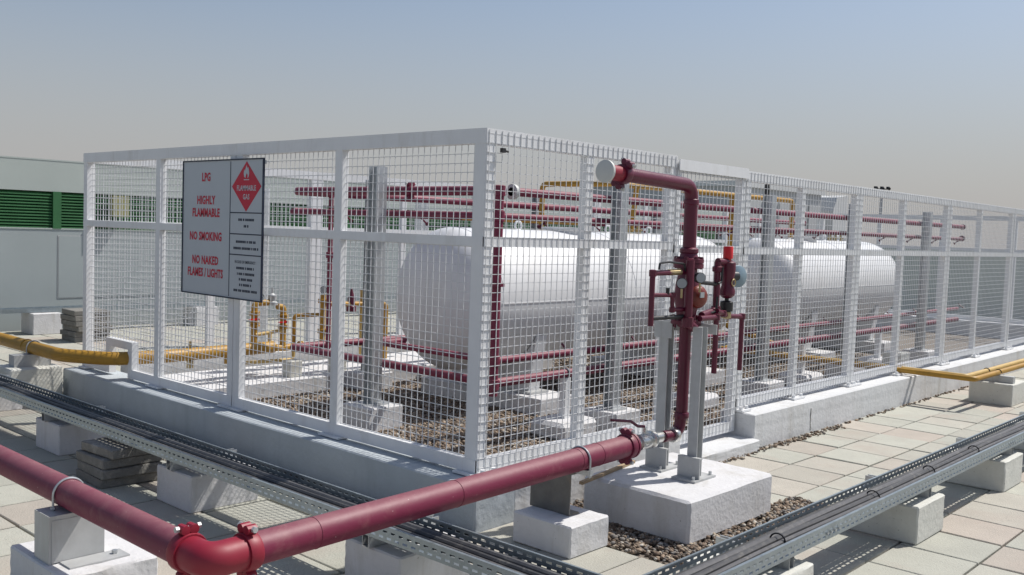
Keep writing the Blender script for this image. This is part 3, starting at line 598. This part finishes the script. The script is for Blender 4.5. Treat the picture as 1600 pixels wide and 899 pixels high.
# trim right
trim([(VX+.05, TY, 1.315), (1.235, TY+.01, 1.30)], .012, 'black')
trim([(1.235, TY+.01, 1.43), (1.235, TY+.01, 1.15), (VX+.05, TY-.02, 1.13)], .02)
MB().lathe([(.022, 1.37), (.03, 1.375), (.03, 1.4), (.022, 1.405)], (1.235, TY+.01, 0), n=14).build('pipe_fitting', 'maroon', dvl)
MB().pipe([(1.2, TY-.02, 1.305), (1.235, TY-.02, 1.315), (1.24, TY-.02, 1.40)], .007, .02, 8).build('handle', 'black', dvl)
MB().pipe([(1.1, TY-.02, 1.14), (1.19, TY-.02, 1.145), (1.2, TY-.02, 1.23)], .007, .02, 8).build('handle', 'black', dvl)
MB().pipe([(1.235, TY+.01, 1.43), (1.335, TY, 1.43)], .022, .02, 12).build('trim_pipe', 'maroon', dvl)
MB().lathe([(.02, 1.44), (.042, 1.425), (.044, 1.38), (.036, 1.33), (.036, 1.29), (.046, 1.26), (.044, 1.235), (.026, 1.218), (.001, 1.213)], (1.34, TY, 0), n=22).build('alarm_chamber', 'maroon', dvl)
MB().lathe([(.02, 1.435), (.02, 1.448), (.029, 1.45), (.029, 1.515), (.026, 1.52)], (1.33, TY, 0), n=18).build('red_cap', 'signal', dvl)
MB().cyl((1.36, TY, 1.345), (1.42, TY-.01, 1.345), .03, 14).build('gong_motor', 'black', dvl)
MB().lathe([(.02, -.02), (.05, -.018), (.064, -.008), (.066, 0), (.058, .006), (.001, .012)], (1.425, TY-.02, 1.345), (-.35, -1, .05), 26).build('alarm_gong', 'gong', dvl)
MB().torus((1.34, TY-.04, 1.31), (0, 1, 0), .02, .004, 16, 6).build('sight_ring', 'brass', dvl)
trim([(VX, TY-.04, 1.115), (1.18, TY-.03, 1.115), (1.18, TY-.03, .79)], .016)
trim([(1.18, TY-.03, 1.15), (1.27, TY-.02, 1.13), (1.36, TY, 1.11), (1.53, TY, 1.10), (1.53, TY, .775)], .015)
MB().lathe([(.012, 1.095), (.03, 1.1), (.03, 1.135), (.02, 1.14)], (1.34, TY, 0), n=12).build('solenoid_base', 'brass', dvl)
MB().lathe([(.036, 1.14), (.038, 1.145), (.038, 1.195), (.03, 1.2), (.012, 1.203), (.012, 1.22)], (1.34, TY, 0), n=16).build('solenoid', 'black', dvl)

# ------------------------------------------------------------------ gas tanks
TR, TZc, TY_ = .615, .963, 2.4
def tank(label, x0, x1, padlabels):
    t = thing('gas_tank', label, 'tank', 'horizontal gas tanks')
    hd = .31; prof = []
    for k in range(13):
        a = math.pi/2*k/12; prof.append((TR*math.sin(a), x0+hd-hd*math.cos(a)))
    n = 8
    for k in range(1, n): prof.append((TR, x0+hd+(x1-x0-2*hd)*k/n))
    for k in range(12, -1, -1):
        a = math.pi/2*k/12; prof.append((TR*math.sin(a), x1-hd+hd*math.cos(a)))
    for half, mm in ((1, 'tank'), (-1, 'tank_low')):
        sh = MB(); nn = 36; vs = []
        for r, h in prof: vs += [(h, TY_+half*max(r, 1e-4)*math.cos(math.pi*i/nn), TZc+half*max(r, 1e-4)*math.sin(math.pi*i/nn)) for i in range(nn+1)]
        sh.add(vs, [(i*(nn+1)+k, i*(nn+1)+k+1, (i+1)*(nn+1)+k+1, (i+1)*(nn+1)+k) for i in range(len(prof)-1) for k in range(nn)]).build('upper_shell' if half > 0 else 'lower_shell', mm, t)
    for yy in (-1, 1): MB().box((x0+hd, TY_+yy*(TR-.003), TZc-.004), (x1-hd, TY_+yy*(TR+.004), TZc+.004)).build('side_seam', 'tank_low', t, 0)
    for x in (x0+hd+.02, (x0+x1)/2, x1-hd-.02): MB().torus((x, TY_, TZc), (1, 0, 0), TR+.0008, .003, 64, 6).build('weld_seam', 'tank', t)
    for x in (x0+.9, x1-.9):
        sd = MB(); pts = [(TR+.012)*Vector((math.cos(a), math.sin(a))) for a in [math.pi*(1.16+.68*k/14) for k in range(15)]]
        poly = [(TY_+p.x, TZc+p.y) for p in pts]+[(TY_+.48, .17), (TY_-.48, .17)]
        sd.extr(poly, 'x', x-.07, x+.07).build('saddle', 'tank', t, 0)
        MB().box((x-.12, TY_-.55, .15), (x+.12, TY_+.55, .17)).build('saddle_plate', 'galvpaint', t, 0)
    for x in (x0+1.15, x1-1.15, (x0+x1)/2+.32):
        MB().torus((x, TY_, TZc+TR+.035), (0, 1, 0), .042, .011, 18, 8).build('lifting_lug', 'tank', t)
    xm = (x0+x1)/2
    MB().lathe([(.2, TR-.05), (.2, TR+.015), (.225, TR+.017), (.225, TR+.035), (.05, TR+.038)], (xm-.4, TY_, TZc), n=28).build('manhole', 'tank', t)
    for dx in (.5, .68, .86): MB().lathe([(.03, TR-.02), (.03, TR+.03), (.045, TR+.03), (.045, TR+.045), (.02, TR+.05), (.02, TR+.09)], (xm+dx, TY_, TZc), n=14).build('valve_nozzle', 'brass', t)
    for x, lb in zip((x0+.9, x1-.9), padlabels):
        tag(block('concrete_pad', (x-.22, TY_-.75, -.002), (x+.22, TY_+.75, .148), 'block'), lb, 'concrete pad', 'pads under the tank saddles')
    return t
tank('near white horizontal gas tank behind the fence corner', 1.78, 6.2, ['white pad under the near saddle of the near tank', 'white pad under the far saddle of the near tank'])
tank('far white horizontal gas tank beyond the deluge valve', 7.2, 11.05, ['white pad under the near saddle of the far tank', 'white pad under the far saddle of the far tank'])

# ------------------------------------------------------------------ red spray ring round the tanks
sp = thing('spray_pipework', 'maroon water spray ring of pipes around the white tanks', 'pipework')
XA, YA, YB, XE = 1.24, 1.06, 3.51, 11.1
HI, MI, LO, L2 = 1.842, 1.665, .475, .645
R1, R2 = .031, .025
MB().pipe([(XE, YA, HI), (XA+.12, YA, HI)], R1, None, 14).build('upper_pipe', 'red', sp)
MB().pipe([(XA, YA+.05, HI), (XA, YB, HI), (XE, YB, HI)], R1+.004, .08, 14).build('upper_header', 'red', sp)
MB().pipe([(XA, YA+.03, MI), (XA, YB+.02, MI)], R2+.002, .08, 14).build('middle_header', 'red', sp)
MB().pipe([(XE, YA, MI), (XA, YA, MI)], R2, None, 14).build('middle_pipe', 'red', sp)
MB().pipe([(XE, YB, MI+.01), (XA, YB, MI+.01)], R2, None, 14).build('middle_pipe', 'red', sp)
MB().cyl((XA, YA, LO-.08), (XA, YA, HI+.01), .033, 16).build('riser', 'red', sp)
MB().cyl((XA, YA+.17, MI-.03), (XA, YA+.17, HI+.3), .029, 14).build('vent_riser', 'red', sp)
MB().lathe([(.03, 0), (.055, .002), (.055, .02), (.03, .022)], (XA, YA+.17, HI+.28), n=16).build('vent_flange', 'red', sp)
MB().lathe([(.034, 0), (.06, .002), (.06, .025), (.034, .027)], (XA, YA, 1.17), n=16).build('riser_flange', 'red', sp)
for zz in (HI, MI, L2, LO): MB().lathe([(.03, -.04), (.042, -.035), (.042, .035), (.03, .04)], (XA, YA, zz), n=16).build('tee', 'red', sp)
MB().lathe([(.032, 0), (.055, .004), (.055, .03), (.032, .034)], (XA+.12, YA, HI), (1, 0, 0), 16).build('end_flange', 'cap', sp)
MB().pipe([(XE, YA, LO+.02), (XA, YA, LO+.01), (XA, YB, LO), (XE, YB, LO)], R1+.002, .06, 14).build('lower_ring', 'red', sp)
MB().pipe([(XE, YA, L2+.005), (XA, YA, L2)], R2, .06, 14).build('second_lower_pipe', 'red', sp)
MB().pipe([(XA, YA+.03, L2), (XA, 2.28, L2), (XA+.25, 2.3, L2)], R2, .06, 14).build('second_lower_cross_pipe', 'red', sp)
MB().pipe([(XA+.05, 3.05, LO+.03), (XA+.05, 3.05, HI)], .021, .05, 12).build('riser', 'red', sp)
MB().lathe([(.03, 0), (.04, .003), (.04, .05), (.03, .053)], (XA+.05, 3.05, 1.28), n=12).build('union', 'red', sp)
coupling((XA, 2.0, HI), (0, 1, 0), R1+.004, sp, 'red', .06)
for zz in (HI, MI+.01):
    for yy in (YA, YB): MB().lathe([(.028, 0), (.042, .002), (.042, .03), (.02, .045)], (XE, yy, zz), (1, 0, 0), 14).build('end_cap', 'maroon', sp)
for k in range(11):
    x = XA+.55+k*.93
    for yy, s_ in ((YA, 1), (YB, -1)):
        MB().pipe([(x, yy, MI), (x, yy+s_*.05, MI-.035), (x, yy+s_*.09, MI-.06)], .009, .02, 8).lathe([(.008, 0), (.02, .01), (.02, .02)], (x, yy+s_*.085, MI-.057), (0, s_, -.6), 8).build('spray_nozzle', 'maroon', sp)
        if yy == YA: MB().pipe([(x+.3, yy, L2), (x+.3, yy+.05, L2+.03), (x+.3, yy+.08, L2+.06)], .009, .02, 8).build('spray_nozzle', 'maroon', sp)
# galvanised columns on blocks
def column(label, x, y, top, b):
    t = thing('steel_column', label, 'column', 'galvanised columns carrying the spray pipes')
    ibeam(MB(), x, y, b, top, .1, .1, .007, 'y').build('post', 'galv', t, 0)
    MB().box((x-.09, y-.09, b-.012), (x+.09, y+.09, b)).build('base_plate', 'galv', t, 0)
    block('concrete_block', (x-.17, y-.17, -.002), (x+.17, y+.17, b-.012), 'block', t)
    return t
column('grey steel column nearest the signed fence, before the tank end', 1.08, 2.19, 2.02, .2)
for k, (x, lb) in enumerate(((2.54, 'grey steel column behind the corner fence panel'), (5.02, 'grey steel column just right of the gate post'), (7.05, 'grey steel column in front of the far tank'), (9.4, 'grey steel column past the far end of the far tank'))):
    column(lb, x, .97, 2.0, .18)
for k, (x, lb) in enumerate(((2.2, 'grey steel column behind the near tank, near end'), (4.6, 'grey steel column behind the near tank, middle'), (7.0, 'grey steel column behind the gap between tanks'), (9.4, 'grey steel column behind the far tank'))):
    column(lb, x, 3.62, 2.0, .18)
# low pipe stands
for k, (x, y, lb) in enumerate(((2.05, 1.06, 'small white pipe stand on a sloped pad, left of the first inner column'), (3.9, 1.06, 'small white pipe stand behind the gate'), (6.1, 1.06, 'small white pipe stand before the far tank near end'), (8.2, 1.06, 'small white pipe stand before the far tank far end'))):
    t = thing('pipe_stand', lb, 'pipe stand', 'low stands under the spray ring')
    block('footing', (x-.22, y-.17, -.002), (x+.22, y+.17, .14), 'block', t, bev=.03)
    MB().box((x-.03, y-.03, .139), (x+.03, y+.03, LO-.02)).build('stub', 'white', t, 0)
    MB().torus((x, y, LO+.012), (1, 0, 0), R1+.008, .006, 16, 6).build('pipe_clamp', 'galv', t)

# ------------------------------------------------------------------ yellow gas pipes
yp = thing('yellow_gas_pipe', 'thick ochre yellow gas pipe entering the fence notch on the left', 'pipe')
MB().pipe([(-.37, 12, .43), (-.37, 4.42, .42), (-.1, 4.05, .41), (.3, 3.98, .41), (1.45, 4.1, .4)], .055, .3, 22, 9).build('gas_main', 'yellow', yp)
MB().torus((-.37, 5.1, .425), (0, 1, 0), .0555, .004, 24, 6).build('weld_bead', 'yellow', yp)
sb = thing('pipe_support', 'weathered grey block with a steel strut under the left yellow pipe', 'pipe support')
block('concrete_block', (-.62, 4.78, -.002), (-.2, 5.15, .27), 'block_grey', sb, jit=.005); MB().box((-.55, 4.9, .27), (-.25, 5.02, .372)).build('strut_channel', 'galvpaint', sb, 0)
ubolt((-.37, 4.96, .423), (0, 1, 0), .055, .06, sb, 'galvpaint')
manifold = thing('gas_manifold', 'yellow gas manifold with upright pipes and valves behind the sign', 'pipework')
def ypipe(pts, r=.03, m='yellow', name='gas_pipe', bend=.05): return MB().pipe(pts, r, bend, 14, 5).build(name, m, manifold)
MY = 4.3
ypipe([(1.2, 4.08, .385), (1.37, MY, .37), (1.7, MY, .355), (2.3, MY, .36)], .034)
ypipe([(1.37, MY, .37), (1.37, MY, .80), (1.56, MY, .80)], .03); ypipe([(1.69, MY, .36), (1.69, MY, .75), (1.62, MY, .76)], .03)
ypipe([(2.12, MY-.05, .36), (2.12, MY-.05, .86)], .028); ypipe([(2.12, MY-.05, .77), (2.95, MY-.03, .74), (2.95, MY-.03, .16)], .026)
ypipe([(1.37, MY-.02, .50), (1.69, MY-.02, .53)], .017, 'yellowp'); ypipe([(1.53, MY-.02, .37), (1.53, MY-.02, .51)], .017, 'yellowp')
ypipe([(1.0, 3.95, .30), (1.62, 4.02, .28), (1.62, 4.02, .40)], .016, 'yellowp'); ypipe([(1.85, MY+.05, .36), (1.85, MY+.05, .66), (2.12, MY-.03, .66)], .02); ypipe([(2.3, MY, .36), (3.3, MY+.05, .34)], .026)
ypipe([(2.62, MY-.03, .17), (2.62, MY-.03, .90)], .02, 'yellowp'); ypipe([(.9, 4.0, .3), (.9, 4.0, .38)], .02)
for x, y, zz, ax in ((1.37, MY, .60, (0, 0, 1)), (1.37, MY, .70, (0, 0, 1)), (1.69, MY, .56, (0, 0, 1)), (1.69, MY, .66, (0, 0, 1)), (2.12, MY-.05, .8, (0, 0, 1)), (2.12, MY-.05, .5, (0, 0, 1)), (2.3, MY-.045, .764, (1, 0, 0)), (2.75, MY-.035, .747, (1, 0, 0)), (1.28, 4.18, .378, (1, 1, 0)), (1.9, MY, .357, (1, 0, 0))):
    MB().lathe([(.032, -.022), (.05, -.02), (.05, -.004), (.034, 0), (.05, .004), (.05, .02), (.032, .022)], (x, y, zz), ax, 14).build('flange_pair', 'yellow', manifold)
for x, y, zz in ((1.43, MY, .86), (2.12, MY-.05, .91)):
    g = MB().lathe([(.012, -.02), (.036, -.016), (.036, .014), (.03, .018)], (x, y, zz), (-.6, -.8, 0), 16).build('pressure_gauge', 'black', manifold); MB().lathe([(.031, .0181), (.030, .02)], (x, y, zz), (-.6, -.8, 0), 16).build('dial', 'glass', g)
MB().lathe([(.02, 0), (.055, .006), (.055, .03), (.03, .045), (.042, .075), (.042, .1), (.012, .12), (.012, .17)], (1.56, MY, .77), n=16).build('regulator', 'galvpaint', manifold)
MB().lathe([(.02, -.02), (.05, -.018), (.05, .03), (.038, .04), (.04, .11), (.026, .15), (.014, .19), (.01, .22)], (2.48, MY-.04, .70), n=18).build('shutoff_valve', 'maroon', manifold)
for x, zz in ((1.37, .65), (1.69, .61)): MB().box((x-.09, MY-.06, zz-.006), (x+.02, MY-.045, zz+.006)).cyl((x, MY-.06, zz), (x, MY-.02, zz), .012, 8).build('valve_lever', 'signal', manifold, 0)
MB().cyl((.55, 4.0, .29), (.55, 4.0, .35), .03, 12).cyl((.55, 4.0, .46), (.55, 4.0, .52), .014, 8).build('drain_valve', 'brass', manifold)
slab = tag(block('concrete_slab', (.17, 3.72, -.002), (4.6, 4.6, .15), 'block', bev=.012, jit=.002, cuts=9), 'low white concrete slab under the yellow gas manifold', 'slab')
for k, (x, y) in enumerate(((1.5, 3.86), (2.0, 3.84))):
    tag(block('concrete_plinth_block', (x-.07, y-.06, .15), (x+.07, y+.06, .3), 'block_grey', jit=.002), ['small grey block on the white slab, left one under the red ring corner', 'small grey block on the white slab, right one under the red ring corner'][k], 'block', 'small blocks on the slab')
yt = thing('yellow_vapour_pipe', 'ochre yellow gas pipe raised high above the tanks on uprights', 'pipework')
def yt_(pts, r=.03, m='yellow'): return MB().pipe(pts, r, .06, 14, 5).build('gas_pipe', m, yt)
yt_([(4.3, 3.3, 1.3), (4.3, 3.3, 2.08), (4.3, 2.35, 2.08), (8.3, 2.35, 2.085), (8.3, 2.35, 1.6)], .03); yt_([(4.72, 2.35, 2.08), (4.72, 2.4, 1.6)], .028)
yt_([(6.72, 2.35, 2.08), (6.72, 2.35, .5), (6.9, 1.8, .32)], .032); yt_([(6.95, 2.35, 2.08), (6.95, 2.35, 1.5)], .024, 'yellowp'); yt_([(2.9, 3.1, 1.68), (4.8, 3.1, 1.68)], .03)
# pair of yellow pipes leaving on the right
yr = []
for k, (dx, dy, lb) in enumerate(((0, 0, 'yellow pipe of the right pair, nearer the fence'), (-.12, -.11, 'yellow pipe of the right pair, nearer the tray'))):
    t = thing('yellow_outlet_pipe', lb, 'pipe', 'pair of yellow pipes leaving the enclosure')
    MB().pipe([(6.12+dx, 2.0, .31), (6.12+dx, .3, .31), (6.12+dx, -.62+dy, .31), (11.5, -.62+dy, .315)], .026, .05, 16, 6).build('gas_pipe', 'yellow' if k else 'yellowp', t)
    MB().torus((6.75, -.62+dy, .31), (1, 0, 0), .03, .005, 14, 6, 0, math.pi, (0, 1, 0)).build('pipe_clip', 'black', t)
ys = thing('pipe_support', 'grey-brown concrete block with a steel channel under the right yellow pipes', 'pipe support')
block('concrete_block', (6.62, -.905, -.002), (7.1, -.5, .215), 'block_grey', ys)
MB().box((6.72, -.88, .215), (6.79, -.52, .283)).build('strut_channel', 'galvpaint', ys, 0)
tag(block('concrete_collar', (6.5, .15, .0), (6.75, .35, .42), 'block_grey'), 'grey concrete stub just inside the fence by the yellow pair', 'block')
# small fittings
o = MB().box((-.014, -.01, -.012), (.012, .01, .012)).cyl((.008, 0, 0), (.04, 0, -.004), .006, 8).build('black_clip', 'black', None, 0); o.location = (.11, -.02, 1.995); tag(o, 'small black clip on the mesh at the top of the near corner', 'clip')
o = MB().cyl((0, 0, 0), (0, 0, .1), .025, 10).cyl((0, 0, .1), (0, 0, .16), .015, 8).box((-.02, -.02, .02), (.02, .02, .08)).build('black_nozzle', 'black'); o.location = (4.95, .97, 2.0); tag(o, 'black fitting standing on top of the column right of the gate post', 'fitting')

# ------------------------------------------------------------------ plant building behind, with louvre band
bd = thing('plant_building', 'long pale green clad building with a dark green louvre band', 'building')
WY = 9.95
MB().box((-25, WY, -.03), (19.6, WY+6, 1.37)).build('lower_wall', 'wall2', bd, 0)
MB().box((-25, WY+.0, 1.875), (19.6, WY+6, 2.29)).build('upper_wall', 'wall', bd, 0)
MB().box((-25, WY+.12, 1.372), (19.6, WY+5.9, 1.873)).build('louvre_backing', 'dark', bd, 0)
MB().box((-25, WY-.004, 2.291), (19.6, WY+6, 2.31)).build('coping', 'wall', bd, 0)
slat = MB().extr([(0, 0), (.07, .05), (.07, .058), (0, .012)], 'x', 0, 2.38).mesh('slat', 0); slat.materials.append(M['green'])
for b_ in range(-6, 8):
    x = b_*2.5-.7
    MB().box((x, WY-.012, 1.3715), (x+.11, WY+.1, 1.8735)).build('louvre_post', 'green', bd, 0)
    for k in range(12):
        o = link('louvre_slat', slat, None, bd); o.location = (x+.115, WY+.008, 1.375+k*.0405)
MB().box((-25, WY-.008, 1.36), (19.6, WY-.001, 1.378)).build('louvre_sill', 'wall', bd, 0)
for x in (-8.6, -4.2, .2, 4.6, 9.0, 13.4):
    MB().box((x, WY-.004, .02), (x+.012, WY-.0005, 1.36)).build('cladding_joint', 'galvpaint', bd, 0)
dr = MB().box((1.88, WY-.008, .42), (3.4, WY-.0015, 1.27)).build('access_panel', 'wall2', bd, 0)
MB().box((1.868, WY-.005, .408), (3.412, WY-.001, 1.282)).build('panel_frame', 'galvpaint', dr, 0)
MB().box((2.56, WY-.16, 1.56), (2.8, WY-.03, 1.86)).build('junction_box', 'olive', bd, 0)
wt = tray_w = thing('wall_cable_tray', 'cable tray on low blocks along the foot of the building wall', 'cable tray')
MB().box((-25, 9.42, .28), (13, 9.62, .284)).build('tray_floor', 'tray', wt, 0)
MB().box((-25, 9.42, .2845), (13, 9.424, .335)).build('side_rail', 'tray', wt, 0); MB().box((-25, 9.616, .2845), (13, 9.62, .335)).build('side_rail', 'tray', wt, 0)
for k, (x, lb) in enumerate(((1.3, 'white block under the wall tray, beside the pale paver stack'), (3.6, 'white block under the wall tray, seen through the notched panel'), (5.9, 'white block under the wall tray behind the manifold'), (-.9, 'white block under the wall tray, off to the left'))):
    tag(block('wall_tray_block', (x, 9.3, -.002), (x+.36, 9.7, .275), 'block'), lb, 'support block', 'blocks under the wall tray')
# columns of white steel by the building (seen through the fence)
for k, (x, y, lb) in enumerate(((3.1, 6.9, 'white steel post between the rear fence and the building, left one'), (5.9, 7.0, 'white steel post between the rear fence and the building, right one'))):
    o = ibeam(MB(), x, y, -.002, 1.98, .15, .15, .01).build('white_post', 'white', None, 0); tag(o, lb, 'post', 'white posts by the building')
# far things
pw = tag(MB().box((19.0, -14, -.03), (19.3, 9.9, 1.42)).box((18.97, -14, 1.4201), (19.33, 9.9, 1.46)).build('parapet_wall', 'wall', None, 0), 'pale parapet wall closing the far end of the roof', 'wall')
pb = thing('plant_room', 'flat grey rooftop plant room beyond the far tank', 'building')
MB().box((21, 10.2, 0), (26.2, 16, 3.05)).build('wall', 'farg', pb, 0); MB().box((20.9, 10.1, 3.05), (26.3, 16.1, 3.2)).build('roof', 'farw', pb, 0)
for k in range(5): MB().box((21.3+k, 10.15, 1.9), (22.1+k, 10.199, 2.7)).build('vent_grille', 'farg', pb, 0)
du = thing('white_duct', 'white sloped duct standing beside the plant room', 'duct')
MB().extr([(26.5, 0), (26.5, 2.55), (26.8, 3.0), (27.6, 3.1), (27.6, 0)], 'y', 9.9, 10.9).build('duct_body', 'farw', du, 0); MB().box((26.45, 9.85, 1.6), (27.65, 10.95, 1.68)).build('duct_flange', 'farg', du, 0)
fl_ = thing('floodlight_mast', 'thin distant mast with three dark floodlights', 'light mast')
MB().cyl((38.8, 13.2, -2), (38.8, 13.2, 3.95), .06, 10).build('pole', 'farg', fl_); MB().box((38.6, 13.0, 3.92), (39.0, 13.4, 3.95)).build('head_frame', 'black', fl_, 0)
for k in (-1, 0, 1):
    c = (38.8+.19*k, 13.2-.2*k, 4.0); MB().box((c[0]-.06, c[1]-.06, c[2]-.05), (c[0]+.06, c[1]+.06, c[2]+.05)).cyl(c, (c[0]-.1, c[1]-.1, c[2]-.05), .05, 12, .065).build('floodlight', 'black', fl_)
